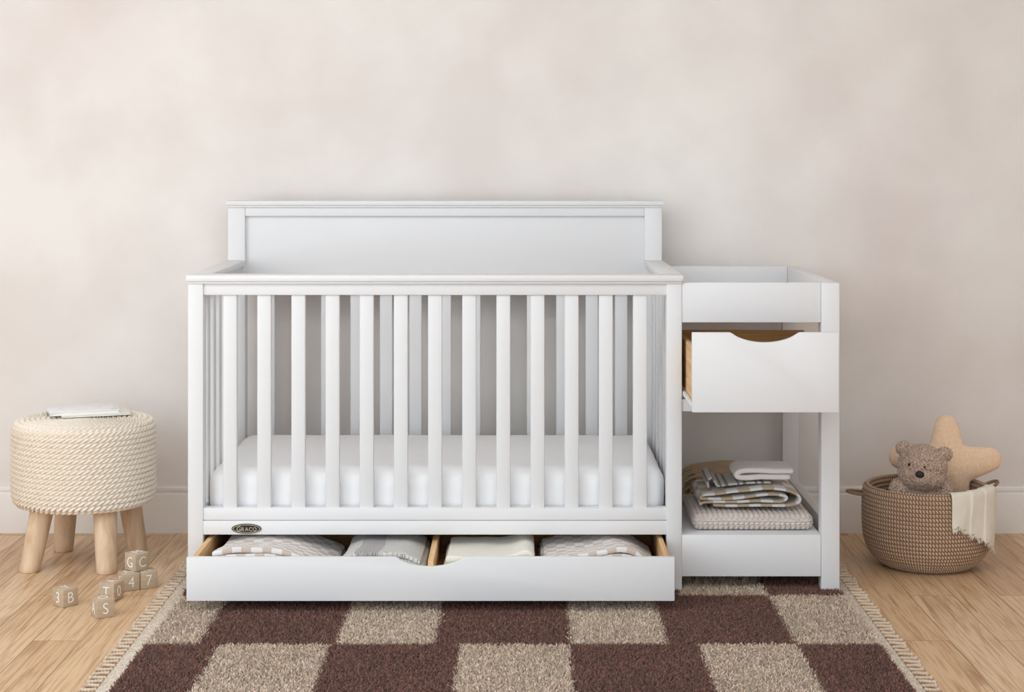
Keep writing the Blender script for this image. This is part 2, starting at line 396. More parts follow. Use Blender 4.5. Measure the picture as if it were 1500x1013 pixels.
def text_mesh(name, body, size, ext, mat, parent, mtx, sx=1.0, bold=0.0):
    cu = bpy.data.curves.new(name, 'FONT'); cu.body = body; cu.size = size; cu.extrude = ext; cu.align_x = 'CENTER'; cu.align_y = 'CENTER'; cu.offset = bold
    o = bpy.data.objects.new('tmp', cu); C.objects.link(o); bpy.context.view_layer.update()
    me = bpy.data.meshes.new_from_object(o.evaluated_get(bpy.context.evaluated_depsgraph_get()))
    bpy.data.objects.remove(o); bpy.data.curves.remove(cu)
    xs = [v.co.x for v in me.vertices]; ys = [v.co.y for v in me.vertices]
    me.transform(Matrix.Translation((-(min(xs)+max(xs))/2, -(min(ys)+max(ys))/2, 0)))
    me.transform(mtx @ Matrix.Diagonal((sx, 1, 1, 1))); me.materials.clear()
    return finish(name, me, mat, parent, local=True)
def blob(name, parts, voxel, smooth_it, mat, parent=None, fuzz=None, smooth_f=.5):
    """parts: (centre, radii, rotation euler) ellipsoids fused into one skin"""
    bm = bmesh.new()
    for c, r, e in parts:
        M = Matrix.Translation(c) @ Matrix.Rotation(e[2], 4, 'Z') @ Matrix.Rotation(e[1], 4, 'Y') @ Matrix.Rotation(e[0], 4, 'X') @ Matrix.Diagonal((*r, 1))
        bmesh.ops.create_icosphere(bm, subdivisions=4, radius=1, matrix=M)
    me = bpy.data.meshes.new('tmp'); bm.to_mesh(me); bm.free()
    o = bpy.data.objects.new('tmp', me); C.objects.link(o)
    md = o.modifiers.new('r', 'REMESH'); md.mode = 'VOXEL'; md.voxel_size = voxel
    if smooth_it:
        ms = o.modifiers.new('s', 'SMOOTH'); ms.factor = smooth_f; ms.iterations = smooth_it
    bpy.context.view_layer.update()
    m2 = bpy.data.meshes.new_from_object(o.evaluated_get(bpy.context.evaluated_depsgraph_get()))
    bpy.data.objects.remove(o)
    if fuzz:
        amp, sc = fuzz
        nrm = [v.normal.copy() for v in m2.vertices]
        for v, n_ in zip(m2.vertices, nrm):
            v.co += n_*(noise.noise(v.co*sc)*amp+noise.noise(v.co*sc*2.1+Vector((3, 1, 2)))*amp*.6)
    m2.materials.clear()
    return finish(name, m2, mat, parent, smooth=PI)

# ------------------------------------------------------------------ setting
WY = .8345
fl = box('floor', -3.2, 3.2, -5.35, WY+.1, -.05, 0, FLOORM, bev=0, kind='structure')
wb = box('wall_back', -3.2, 3.2, WY, WY+.1, 0, 2.8, WALLM, bev=0, kind='structure')
wr = box('wall_right', 3.1, 3.2, -5.35, WY, 0, 2.8, WALLM, bev=0, kind='structure')
ce = box('ceiling', -3.2, 3.2, -5.35, WY+.1, 2.8, 2.9, CEILM, bev=0, kind='structure')
WZ0, WZ1, WYA, WYB = .35, 2.45, -3.9, -.9
bm = bmesh.new()
for a in ((-3.2, -3.1, -5.35, WYA, 0, 2.8), (-3.2, -3.1, WYB, WY, 0, 2.8), (-3.2, -3.1, WYA, WYB, 0, WZ0), (-3.2, -3.1, WYA, WYB, WZ1, 2.8)):
    bm_box(bm, *a, bev=0)
me = bpy.data.meshes.new('wall_left'); bm.to_mesh(me); bm.free(); o = finish('wall_left', me, WALLM); o['kind'] = 'structure'
bm = bmesh.new()
for a in ((-3.17, -3.12, WYA, WYA+.06, WZ0, WZ1), (-3.17, -3.12, WYB-.06, WYB, WZ0, WZ1), (-3.17, -3.12, WYA, WYB, WZ0, WZ0+.06), (-3.17, -3.12, WYA, WYB, WZ1-.06, WZ1)):
    bm_box(bm, *a, bev=.002)
me = bpy.data.meshes.new('window_1'); bm.to_mesh(me); bm.free(); o = finish('window_1', me, TRIM); o['kind'] = 'structure'
# baseboard, moulded profile in YZ
bp_ = [(WY, 0), (WY-.016, 0), (WY-.016, .126), (WY-.010, .130), (WY-.010, .134), (WY-.014, .137), (WY-.014, .147), (WY-.009, .151), (WY, .151)]
o = prism('baseboard_back', bp_, -3.1, 3.1, TRIM, bev=.0007, axis='x'); o['kind'] = 'structure'

# ------------------------------------------------------------------ the crib with attached changing table
XL, XR, XC = -.9183, .4582, .8975      # outer left, crib right, changer right
crib = thing('convertible_crib', 'white slatted baby crib with panel headboard and attached changing table, standing on the checked rug', 'crib', ((XL+XC)/2, .38, .012))
PB = .012
K0 = 526.0
def fx(px): return (px-VX)/K0
# posts
box('post', XL, fx(297.5), 0, .05, PB, .872, WHITE, crib, .003)
box('post', fx(976.5), XR, 0, .05, PB, .872, WHITE, crib, .003)
box('post', XL, -.8635, .69, .745, PB, 1.064, WHITE, crib, .003)
box('post', .4025, XR, .69, .745, PB, 1.064, WHITE, crib, .003)
# headboard
hb = box('headboard', -.865, .404, .706, .722, .80, 1.064, WHITE, crib, .001)
box('headboard_rail', -.8635, .4025, .692, .738, 1.032, 1.064, WHITE, hb, .0025)
box('lower_rail', -.8635, .4025, .692, .738, .785, .835, WHITE, hb, .0025)
box('headboard_cap', -.9235, .464, .678, .757, 1.066, 1.081, WHITE, hb, .004)
box('cap_moulding', -.919, .459, .684, .75, 1.060, 1.0665, WHITE, hb, .002)
# rails at the front
box('top_rail', fx(297), fx(977), .006, .044, .836, .872, WHITE, crib, .002)
box('top_rail_cap', -.924, .463, -.010, .056, .8735, .893, WHITE, crib, .006)
box('rail_moulding', -.920, .459, -.004, .05, .868, .876, WHITE, crib, .002)
box('side_rail_cap', -.924, -.862, .052, .689, .8735, .893, WHITE, crib, .005)
box('side_rail_cap', .401, .463, .052, .689, .8735, .893, WHITE, crib, .005)
box('side_rail', -.910, -.874, .05, .69, .825, .8735, WHITE, crib, .002)
box('bottom_rail', fx(297), fx(977), .004, .040, .2085, .243, WHITE, crib, .003)
box('apron_rail', fx(297), fx(977), .002, .040, .169, .2075, WHITE, crib, .0025)
box('side_bottom_rail', -.910, -.880, .05, .69, .10, .243, WHITE, crib, .002)
box('back_bottom_rail', -.8635, .4025, .70, .735, .12, .243, WHITE, crib, .002)
box('side_panel', .425, .447, .05, .69, .05, .8735, WHITE, crib, .002)
for y_ in (.16, .29, .42, .55):
    box('panel_strip', .420, .4255, y_, y_+.04, .243, .825, WHITE, crib, .0015)
box('mattress_support', -.878, .42, .045, .695, .178, .194, WHITE, crib, .001)
# slats
s0 = box('slat', fx(325.4), fx(346.0), .012, .034, .24, .838, WHITE, crib, .004)
for i in range(1, 13):
    c = s0.copy(); C.objects.link(c); c.parent = crib; c.location = (i*50.2/K0, 0, 0)
KB = 2630/5.704
b0 = box('back_slat', (383.7-VX)/KB, (402.2-VX)/KB, .706, .728, .24, .80, WHITE, crib, .004)
for i in range(1, 13):
    c = b0.copy(); C.objects.link(c); c.parent = crib; c.location = (i*43.1/KB, 0, 0)
d0 = box('side_slat', -.903, -.881, .115, .155, .24, .83, WHITE, crib, .004)
for i in range(1, 6):
    c = d0.copy(); C.objects.link(c); c.parent = crib; c.location = (0, i*.0985, 0)
# badge
bx, by_, bz = fx(361), .002, CAMZ-(774-VY)/K0
badge = thing('badge', '', ''); del badge['label']; del badge['category']
C.objects.unlink(badge); bpy.data.objects.remove(badge)
def oval(name, a, b, y0, y1, mat, parent, n=48, hole=None):
    bm = bmesh.new()
    o1 = [(bx+a*math.cos(2*PI*k/n), bz+b*math.sin(2*PI*k/n)) for k in range(n)]
    if hole is None:
        me = None
        vs = [bm.verts.new((x, y0, z)) for x, z in o1]; bm.faces.new(vs)
        ws = [bm.verts.new((x, y1, z)) for x, z in o1]; bm.faces.new(ws[::-1])
        for k in range(n): bm.faces.new((vs[k], ws[k], ws[(k+1) % n], vs[(k+1) % n]))
    else:
        ha, hb_ = hole
        o2 = [(bx+ha*math.cos(2*PI*k/n), bz+hb_*math.sin(2*PI*k/n)) for k in range(n)]
        R = [[bm.verts.new((x, y, z)) for x, z in o_] for o_, y in ((o1, y1), (o1, y0), (o2, y0), (o2, y1))]
        for q in range(4):
            A, B = R[q], R[(q+1) % 4]
            for k in range(n): bm.faces.new((A[k], B[k], B[(k+1) % n], A[(k+1) % n]))
    bmesh.ops.recalc_face_normals(bm, faces=bm.faces)
    me = bpy.data.meshes.new(name); bm.to_mesh(me); bm.free()
    return finish(name, me, mat, parent, smooth=.6)
bd = oval('badge', .0415, .0138, -.0008, .0025, METALD, crib); bd['label'] = 'oval dark bronze maker badge'
oval('badge_ring', .0385, .0118, -.0016, -.0006, GOLD, bd, hole=(.0365, .0102))
off = wloc(bd)
for ch, x, s in (('G', -.0215, .0195), ('R', -.0098, .0150), ('A', .0008, .0150), ('C', .0117, .0150), ('O', .0230, .0150)):
    M = Matrix.Translation(Vector((bx+x, -.0014, bz-.0002-(0.0 if ch == 'G' else .001)))-off) @ Matrix.Rotation(PI/2, 4, 'X')
    text_mesh('badge_letter', ch, s, .0006, GOLD, bd, M, sx=.92, bold=.0001)
# wide drawer under the crib
def drawer_front(name, x0, x1, z0, z1, cxm, hw, dep, y0, y1, parent):
    pts = [(x0, z0), (x1, z0), (x1, z1)]
    n = 28; arc = []
    for k in range(n+1):
        t = -1+2*k/n; a = abs(t)
        h = math.sqrt(max(0, 1.72**2-(a*1.37)**2)) - math.sqrt(1.72**2-1.37**2)
        h /= 1.72-math.sqrt(1.72**2-1.37**2)
        e = 1-math.exp(-((1-a)/.05)) if a > .8 else 1
        arc.append((cxm+t*hw, z1-dep*h*e))
    pts += arc[::-1]; pts.append((x0, z1))
    return prism(name, pts, y0, y1, WHITE, parent, bev=.0018)
KD = 554.0; DY = 2630/KD-5.0   # front plane of pulled drawers
dw = drawer_front('under_crib_drawer', (273-VX)/KD, (988.3-VX)/KD, .0477, .163, (630-VX)/KD, .092, .0255, DY, DY+.018, crib)
box('drawer_side', -.866, -.852, DY+.018, .42, .065, .158, PINE, dw, .001)
box('drawer_side', .393, .406, DY+.018, .42, .065, .158, PINE, dw, .001)
box('drawer_divider', -.238, -.223, DY+.018, .30, .07, .150, PINE, dw, .001)
box('drawer_back', -.852, .393, .30, .314, .07, .150, PINEX, dw, .001)
box('drawer_bottom', -.852, .393, DY+.018, .30, .066, .070, PINEX, dw, 0)
# changing table
CX0 = fx(999); CX1 = fx(1203)
box('changer_post', CX1, XC, 0, .05, PB, .8707, WHITE, crib, .003)
box('changer_post', XC-.052, XC, .73, .765, PB, .7695, WHITE, crib, .003)
box('changer_post', XR+.001, XR+.03, .73, .765, PB, .7695, WHITE, crib, .003)
tf = box('tray_front', CX0, CX1-.0006, .003, .022, .760, .8707, WHITE, crib, .0015)
box('tray_back', XR+.0205, .8615, .728, .766, .785, .8705, WHITE, crib, .0015)
box('tray_side', .862, XC-.001, .05, .766, .77, .8703, WHITE, crib, .0015)
box('tray_side', XR+.001, XR+.020, .03, .766, .77, .8703, WHITE, crib, .0015)
box('tray_floor', CX0, .862, .022, .745, .772, .784, WHITE, crib, .001)
box('drawer_rail', CX0, CX1, .006, .035, .512, .546, WHITE, crib, .0015)
box('side_rail_right', .862, .893, .05, .73, .515, .56, WHITE, crib, .0015).name = 'side_apron'
dc = drawer_front('changer_drawer', (1014-VX)/KD, (1229-VX)/KD, .546, .757, (1121-VX)/KD, .092, .0265, DY, DY+.018, crib)
box('drawer_side', .470, .483, DY+.018, .30, .568, .708, PINE, dc, .001)
box('drawer_side', .829, .842, DY+.018, .30, .568, .708, PINE, dc, .001)
box('drawer_back', .470, .842, .27, .284, .568, .712, PINEX, dc, .001)
box('drawer_bottom', .483, .829, DY+.018, .27, .566, .571, PINEX, dc, 0)
box('drawer_slide', .4605, .4695, DY+.018, .24, .558, .568, WHITE, dc, .0008)
box('drawer_runner', .4588, .4603, .03, .45, .548, .572, STEEL, crib, .0005)
box('shelf', CX0, CX1-.0006, .003, .74, .150, .169, WHITE, crib, .0012)
box('shelf_front', CX0, CX1-.0006, .002, .020, .053, .1685, WHITE, crib, .0015)
box('shelf_side', .862, .890, .05, .73, .06, .196, WHITE, crib, .002)
box('shelf_back', CX0, XC-.052, .742, .76, .06, .169, WHITE, crib, .0015)

# ------------------------------------------------------------------ mattress
def mdisp(u, w, ax):
    v = noise.noise(Vector((u*7, w*9, ax*3.7)))*.0022
    if ax == 1: v += noise.noise(Vector((u*16, w*3, 1.3)))*.0016
    return v
mt = rslab('crib_mattress', -.872, .416, .047, .688, .196, .346, (.05, .05, .045), .0125, SHEET, disp=mdisp)
tag(mt, 'white crib mattress under a fitted sheet, lying inside the slatted crib', 'mattress')

# ------------------------------------------------------------------ blankets in the wide drawer
G = 'folded blankets in the wide drawer'
def folded(name, x0, x1, zb, prof, nl, y0, y1, mat, label, rise=1.3, seed=0, shear=0, wob=.0035, band=None):
    px_, pz_ = zip(*prof); top = lambda x: float(np.interp(x, px_, pz_))
    pitch = (max(pz_)-zb)/nl; e = pitch*.9; pts = []
    for i in range(nl):
        xs = np.linspace(x0+e, x1-e, 7); f = (i+.5)/nl
        ins = .004*math.sin(i*2.3+seed)
        xs = xs if i % 2 == 0 else xs[::-1]
        pts += [(x, zb+f*(top(x)-zb)) for x in xs]
        if i < nl-1:
            xe = xs[-1]; sg = 1 if i % 2 == 0 else -1; f2 = (i+1)/nl
            pts.append((xe+sg*(e*.75+ins), zb+f2*(top(xe+sg*e*.5)-zb)))
    if band:
        c = catmull(pts, 6); U = np.concatenate([[0], np.cumsum(np.linalg.norm(np.diff(c, axis=0), axis=1))])
        k0 = len(c)-6*6-1; seg = c[k0:, 0]; us = U[k0:]
        if seg[0] > seg[-1]: seg, us = seg[::-1], us[::-1]
        u0, u1 = sorted((float(np.interp(band[0], seg, us)), float(np.interp(band[1], seg, us))))
        mat = band_mat('grey_band_blanket', (.76, .745, .70), (.50, .48, .475), [(0, 0), (u0/4, 1), (u1/4, 0)], 4.0, speck=.6)
    o = ribbon(name, pts, pitch*.93, y0, y1, mat, ny=26, n=6, wob=wob, rise=rise, zb=.078, shear=shear, seed=seed)
    tag(o, label, 'blanket', G); return o
folded('folded_blanket', -.818, -.497, .080, [(-.818, .140), (-.80, .153), (-.74, .157), (-.64, .156), (-.58, .140), (-.497, .100)], 6, DY+.026, .16, CHECK_A,
       'white and beige checked blanket with a rolled end, leftmost in the wide drawer', rise=1.36, seed=1)
folded('folded_blanket', -.470, -.252, .080, [(-.470, .128), (-.445, .150), (-.33, .150), (-.285, .146), (-.252, .126)], 5, DY+.026, .15, None,
       'pale cream blanket with a speckled grey band, just left of the wooden divider', rise=1.34, seed=2, band=(-.434, -.382))
folded('folded_blanket', -.200, .038, .080, [(-.20, .124), (-.185, .136), (-.03, .137), (-.006, .142), (.010, .153), (.030, .152), (.038, .140)], 4, DY+.035, .13, CREAMB,
       'plain cream folded blanket, just right of the wooden divider', rise=1.36, seed=3)
folded('folded_blanket', .070, .378, .080, [(.07, .124), (.10, .134), (.20, .143), (.25, .155), (.285, .156), (.33, .140), (.378, .098)], 6, DY+.03, .15, CHECK_A,
       'white and beige checked blanket with a raised fold, rightmost in the wide drawer', rise=1.36, seed=4, shear=-.02)

# ------------------------------------------------------------------ blankets on the shelf
def kdisp(u, w, ax):
    pu, pv = .0145, .0088
    r = math.floor(w/pv); fv = w/pv-r-.5; s = .9 if r % 2 == 0 else -.9
    t = u/pu+s*fv; ft = t-math.floor(t)-.5
    return .0080*math.sqrt(max(0, 1-(ft/.5)**2))*math.sqrt(max(0, 1-abs(fv/.5)**3))-.0068
def kwarp(p):
    x, y, z = p
    f = (x-.497)/(.829-.497)
    return (x, y, z+(.003*math.sin(f*5+1)+.004*noise.noise(Vector((x*8, y*8, 0))))*(z-.169)/.05)
o = rslab('knitted_blanket', .492, .834, .046, .36, .1718, .215, (.020, .020, .021), .0021, KNIT, disp=kdisp, warp=kwarp)
tag(o, 'chunky taupe knitted blanket folded flat, lowest of the pile on the shelf', 'blanket', 'blankets piled on the changing table shelf')
zs = .2255
def sq(p): return [(x, zs+(z-zs)*.84) for x, z in p]
o = ribbon('checked_blanket', sq([(.56, zs+.007), (.62, zs+.005), (.72, zs+.005), (.780, zs+.009), (.803, zs+.022), (.798, zs+.042), (.772, zs+.057), (.73, zs+.063), (.68, zs+.061), (.62, zs+.052), (.565, zs+.044), (.530, zs+.040), (.520, zs+.030), (.535, zs+.028), (.60, zs+.030), (.68, zs+.041), (.735, zs+.044), (.765, zs+.036), (.757, zs+.022), (.730, zs+.018), (.66, zs+.020), (.59, zs+.018), (.535, zs+.017), (.522, zs+.012)]),
           .0078, .10, .33, CHECK_B, ny=26, wob=.0025, seed=5)
tag(o, 'tan and white checked blanket in loose folds, on top of the taupe knitted blanket', 'blanket', 'blankets piled on the changing table shelf')
STRIPE = band_mat('grey_striped_throw', (.62, .59, .55), (.20, .185, .17), [(0, 0), (.3, 1), (.42, 0), (.62, 1), (.80, 0)], .05, speck=.2)
o = ribbon('striped_cloth', sq([(.548, zs+.062), (.546, zs+.082), (.556, zs+.092), (.566, zs+.080), (.575, zs+.066), (.60, zs+.0685), (.66, zs+.0735), (.72, zs+.0755)]),
           .006, .135, .30, STRIPE, ny=20, wob=.003, seed=6)
tag(o, 'grey and off-white striped cloth hanging over the left of the tan checked blanket', 'cloth')
tw = thing('folded_towel', 'small white folded towel with an orange tag, topmost of the pile on the shelf', 'towel', (.70, .2, zs+.081))
ribbon('towel_cloth', [(.783, zs+0.0960), (.74, zs+0.0975), (.68, zs+0.0985), (.640, zs+0.0960), (.628, zs+0.0870), (.640, zs+0.0795), (.70, zs+0.0795), (.775, zs+0.0800)],
       .0155, .13, .27, TOWELM, tw, ny=18, wob=.003, seed=7)
box('care_tag', .776, .797, .165, .180, zs+.0870, zs+.0890, TAGM, tw, .0005)['label'] = 'small orange care tag'
tb = thing('fringed_blanket', 'tan fringed blanket folded behind the knitted blanket at the back of the shelf', 'blanket', (.60, .45, .170))
ribbon('blanket_cloth', [(.525, .180), (.62, .178), (.72, .180), (.755, .192), (.74, .206), (.64, .208), (.54, .206), (.53, .222), (.56, .232), (.66, .236), (.74, .232), (.755, .244), (.74, .262), (.66, .268), (.60, .266), (.54, .255)],
       .013, .40, .60, TANB, tb, ny=18, wob=.005, seed=8)
P_ = []
t0 = tube('fringe_strand', [(.545, .40, .262), (.520, .392, .256), (.500, .388, .243), (.492, .386, .226)], [.0016, .002, .002, .0012], TANB, tb, seg=6)
for i in range(1, 40):
    c = t0.copy(); C.objects.link(c); c.parent = tb
    c.location = (-.002+rng.uniform(-.004, .004)+.012*((i*7) % 3)/3, (i % 20)*.0095, rng.uniform(-.008, .006)-(.032 if i >= 20 else 0)); c.rotation_euler = (0, rng.uniform(-.05, .05), 0)

# ------------------------------------------------------------------ stool with crocheted seat, book
SX, SY = -1.307, .415
st = thing('crochet_stool', 'round ivory crocheted stool on four splayed wooden legs, left of the crib', 'stool', (SX, SY, 0))
R0 = .205
prof = [(0, .190), (.12, .188), (.175, .186), (.193, .189), (.202, .199), (.2055, .22), (.2055, .30), (.205, .385), (.2045, .406), (.198, .421), (.186, .4265), (.12, .4295), (0, .4305)]
cnt_ = 74
def stool_h(T, S, rf):
    pv = .0152
    r = np.floor(S/pv); fv = S/pv-r-.5
    n = np.maximum(6, np.round(cnt_*rf((r+.5)*pv)/.206))
    u = T/(2*PI)*n+.37*r
    t = u-1.5*fv; ft = t-np.floor(t)-.5
    a = np.sqrt(np.clip(1-(ft/.29)**2, 0, 1))*np.clip(1-(np.abs(fv-.04)/.50)**4, 0, 1)
    t2 = u+.55*fv+.45; f2 = t2-np.floor(t2)-.5
    b = .50*np.sqrt(np.clip(1-(f2/.20)**2, 0, 1))*np.clip(1-(np.abs(fv+.16)/.36)**3, 0, 1)
    return np.maximum(a, b)
lathe('stool_seat', prof, 1100, .0014, YARN, st, SX, SY, stool_h, amp=.0095)
for (bxx, byy), (txx, tyy) in (((-1.438, .29), (-1.405, .325)), ((-1.205, .27), (-1.222, .315)), ((-1.408, .565), (-1.385, .525)), ((-1.165, .515), (-1.193, .50))):
    pts = [(bxx+(txx-bxx)*k/10, byy+(tyy-byy)*k/10, .0+.196*k/10) for k in range(11)]
    rr = [.0275, .0298]+[.0305+.0005*k for k in range(1, 10)]
    P = np.array([[(x+r*math.cos(a), y+r*math.sin(a), z) for a in np.linspace(0, 2*PI, 32, endpoint=False)] for (x, y, z), r in zip([pts[0], (pts[0][0], pts[0][1], .003)]+pts[1:10], rr)])
    me = grid_mesh('leg', P, closed_u=True)
    bm = bmesh.new(); bm.from_mesh(me); bm.verts.ensure_lookup_table(); bm.faces.new([bm.verts[k] for k in range(32)][::-1]); bm.to_mesh(me); bm.free()
    finish('leg', me, LEGW, st, smooth=1.0)
# book
a20 = math.radians(20)
def book(name, label, loc, rz, w, d, h, cov, grp=None):
    b = thing(name, label, 'book', loc, rz)
    box('cover', 0, w, 0, d, h-.0016, h, cov, b, .0006, local=True)
    box('back_cover', 0, w, 0, d, 0, .0016, cov, b, .0006, local=True)
    box('spine', 0, .0022, 0, d, .0005, h-.0005, cov, b, .0006, local=True)
    box('pages', .003, w-.004, .003, d-.003, .0016, h-.0016, PAPER, b, 0, local=True)
    return b
ZT = .4412
book('booklet', 'thin cream paper booklet showing at the right under the white book', (-1.360, .357, ZT), a20, .205, .14, .006, PAPER)
book('picture_book', 'thin white picture book with faint grey drawings, lying on the crocheted stool', (-1.392, .352, ZT+.0062), a20, .205, .16, .011, COVER)

# ------------------------------------------------------------------ letter blocks
def block(label, corner, deg, z, left, right, top):
    """corner: nearest bottom corner"""
    s = .050; rz = math.radians(deg)
    b = thing('letter_block', label, 'toy block', (corner[0], corner[1], z), rz, 'wooden letter blocks on the floor')
    box('block_body', 0, s, 0, s, 0, s, BLOCKW, b, .003, local=True)
    hx = Matrix.Rotation(PI/2, 4, 'X')
    if right: text_mesh('letter', right, .042, .0004, LETTER, b, Matrix.Translation((s/2, -.0001, s/2)) @ hx, .92, -.0005)
    if left: text_mesh('letter', left, .042, .0004, LETTER, b, Matrix.Translation((-.0001, s/2, s/2)) @ Matrix.Rotation(-PI/2, 4, 'Z') @ hx, .92, -.0005)
    if top: text_mesh('letter', top, .042, .0004, LETTER, b, Matrix.Translation((s/2, s/2, s+.0001)), .92, -.0005)
    return b
block('wooden letter block showing 3 and B, standing alone on the left', (-1.230, -.139), 50, 0, '3', 'B', 'Y')
block('wooden letter block showing S, nearest of the cluster by the rug', (-1.113, -.253), 31, 0, 'A', 'S', 'O')
block('wooden letter block showing T and 0, behind the S block', (-1.108, -.070), 70, 0, 'T', '0', 'A')
block('wooden letter block showing 4, under the left of the stacked block', (-1.108, .040), 30, 0, 'E', '4', 'N')
block('wooden letter block showing 7, at the right under the stacked block', (-1.0635, .0665), 30, 0, None, '7', 'K')
block('wooden letter block showing G and C, stacked on top of two others', (-1.077, .062), 50, .0505, 'G', 'C', 'M')

# ------------------------------------------------------------------ basket
BX, BY = (1358.5-VX)*5.37/F, .375
bk = thing('woven_basket', 'round brown coiled rope basket holding plush toys, right of the changing table', 'basket', (BX, BY, 0))
RB = .186
prof = [(0, .004), (.09, .003), (.118, .006), (.140, .016), (.160, .034), (.176, .060), (.184, .090), (.187, .13), (.187, .18), (.185, .224), (.183, .234), (.178, .238), (.172, .234), (.171, .222), (.172, .17), (.172, .12), (.168, .08), (.150, .045), (.12, .022), (.08, .016), (0, .016)]
CNT = 128
def bask_h(T, S, rf=None):
    pv = .0122; r = np.floor(S/pv); fv = S/pv-r-.5
    t = T/(2*PI)*CNT+.55*fv+.5*(r % 2)*0; ft = t-np.floor(t)-.5
    return np.sqrt(np.clip(1-(fv/.5)**2, 0, 1))*(.72+.28*np.sqrt(np.clip(1-(ft/.5)**2, 0, 1)))
def bask_c(T, S):
    pv = .0122; r = np.floor(S/pv); fv = S/pv-r-.5
    t = T/(2*PI)*CNT+.55*fv; ft = np.abs(t-np.floor(t)-.5)
    lt = np.array([.58, .41, .285]); dk = np.array([.17, .095, .058])
    k = np.clip((.36-ft)/.12, 0, 1)*np.clip((.47-np.abs(fv))/.10, 0, 1)
    n = (np.sin(T*37+r*1.7)*.5+np.sin(T*11+r*.9)*.5)*.08
    return dk+(lt-dk)*k[..., None]*(1+n[..., None])
lathe('basket_body', prof, 1024, .0016, BASKETM, bk, BX, BY, bask_h, bask_c, amp=.0065)
def handle(ang, length, w, z, droop):
    dx, dy = math.sin(ang), -math.cos(ang); ex, ey = -dy, dx
    pts = []
    for k in range(25):
        t = PI*k/24
        rr_ = .186+length*math.sin(t)**.8; s_ = w*math.cos(t)
        pts.append((BX+dx*rr_+ex*s_, BY+dy*rr_+ey*s_, z+droop*math.sin(t)))
    tube('handle', pts, .0048, CORD, bk, seg=10, ridge=(.12, .012, 3))
handle(math.radians(-94), .050, .026, .212, .006)
handle(math.radians(104), .045, .024, .222, .018)

# ------------------------------------------------------------------ star cushion
S0 = Vector(at(1387, 684, .44))
arms = []
def arm(deg, ln, w0=.068, w1=.037):
    """tapered arm as a chain of ellipsoids"""
    a = math.radians(deg); d = Vector((math.sin(a), 0, math.cos(a)))
    for k in range(15):
        t = k/14; r = w0+(w1-w0)*t**.9
        arms.append((S0+d*(ln-w1)*t+Vector((0, .035*(d.z*t) if d.z > 0 else 0, 0)), (r, .046+(.026-.046)*t, r), (0, 0, 0)))
arm(3, .155); arm(80, .170); arm(-78, .178); arm(-150, .15); arm(163, .15)
star = blob('star_cushion', arms, .0045, 14, STARM, fuzz=(.0010, 190))
tag(star, 'plump peach fleece star cushion standing in the basket behind the teddy bear', 'cushion')

# ------------------------------------------------------------------ teddy bear
tbear = thing('teddy_bear', 'curly brown plush teddy bear with black nose sitting in the woven basket', 'teddy bear', (at(1350, 690, .31)[0], .31, .03))
HC = Vector(at(1351, 683, .305)); roll = math.radians(6); yaw = math.radians(-14)
MH = Matrix.Translation(HC) @ Matrix.Rotation(roll, 4, 'Y') @ Matrix.Rotation(yaw, 4, 'Z')
def hp(x, y, z): return MH @ Vector((x, y, z))
parts = [(hp(0, 0, .004), (.073, .062, .062), (0, roll, yaw)), (hp(0, -.006, -.022), (.070, .058, .048), (0, roll, yaw)),
         (hp(0, -.045, -.024), (.034, .032, .027), (0, roll, yaw)), (hp(0, -.03, .012), (.05, .038, .04), (0, roll, yaw))]
cx_ = HC.x
parts += [((cx_+s_*.060, .317, .225), (.034, .036, .046), (0, s_*.35, 0)) for s_ in (-1, 1)]
parts += [((cx_, .315, .19), (.070, .052, .066), (0, 0, 0)), ((cx_, .318, .125), (.080, .062, .075), (0, 0, 0)), ((cx_, .318, .08), (.075, .065, .045), (0, 0, 0))]
for s in (-1, 1):
    for k in range(6):
        t = k/5; parts.append(((cx_+s*(.056+.026*t), .312-.012*t, .222-.11*t), (.026, .026, .03), (0, 0, 0)))
    parts.append(((cx_+s*.045, .285, .085), (.030, .045, .032), (0, 0, 0)))
blob('bear_body', parts, .0022, 6, BEARM, tbear, fuzz=(.0030, 210))
for s, (ex, ez) in ((-1, (-.055, .045)), (1, (.056, .045))):
    ear = blob('ear', [(hp(ex+s*.004, .002, ez), (.024, .012, .023), (0, roll, yaw+s*.15))], .0022, 2, BEARM, tbear, fuzz=(.0024, 210))
def ellip(name, c, r, mat, parent):
    bm = bmesh.new(); bmesh.ops.create_icosphere(bm, subdivisions=3, radius=1, matrix=Matrix.Translation(c) @ Matrix.Rotation(roll, 4, 'Y') @ Matrix.Rotation(yaw, 4, 'Z') @ Matrix.Diagonal((*r, 1)))
    me = bpy.data.meshes.new(name); bm.to_mesh(me); bm.free(); return finish(name, me, mat, parent, smooth=PI)
ellip('nose', hp(-.004, -.0765, -.0125), (.0132, .007, .0105), BLACKM, tbear)
ellip('eye', hp(-.0375, -.0600, .009), (.0037, .004, .0046), BLACKM, tbear)
ellip('eye', hp(.0070, -.0650, .009), (.0037, .004, .0046), BLACKM, tbear)

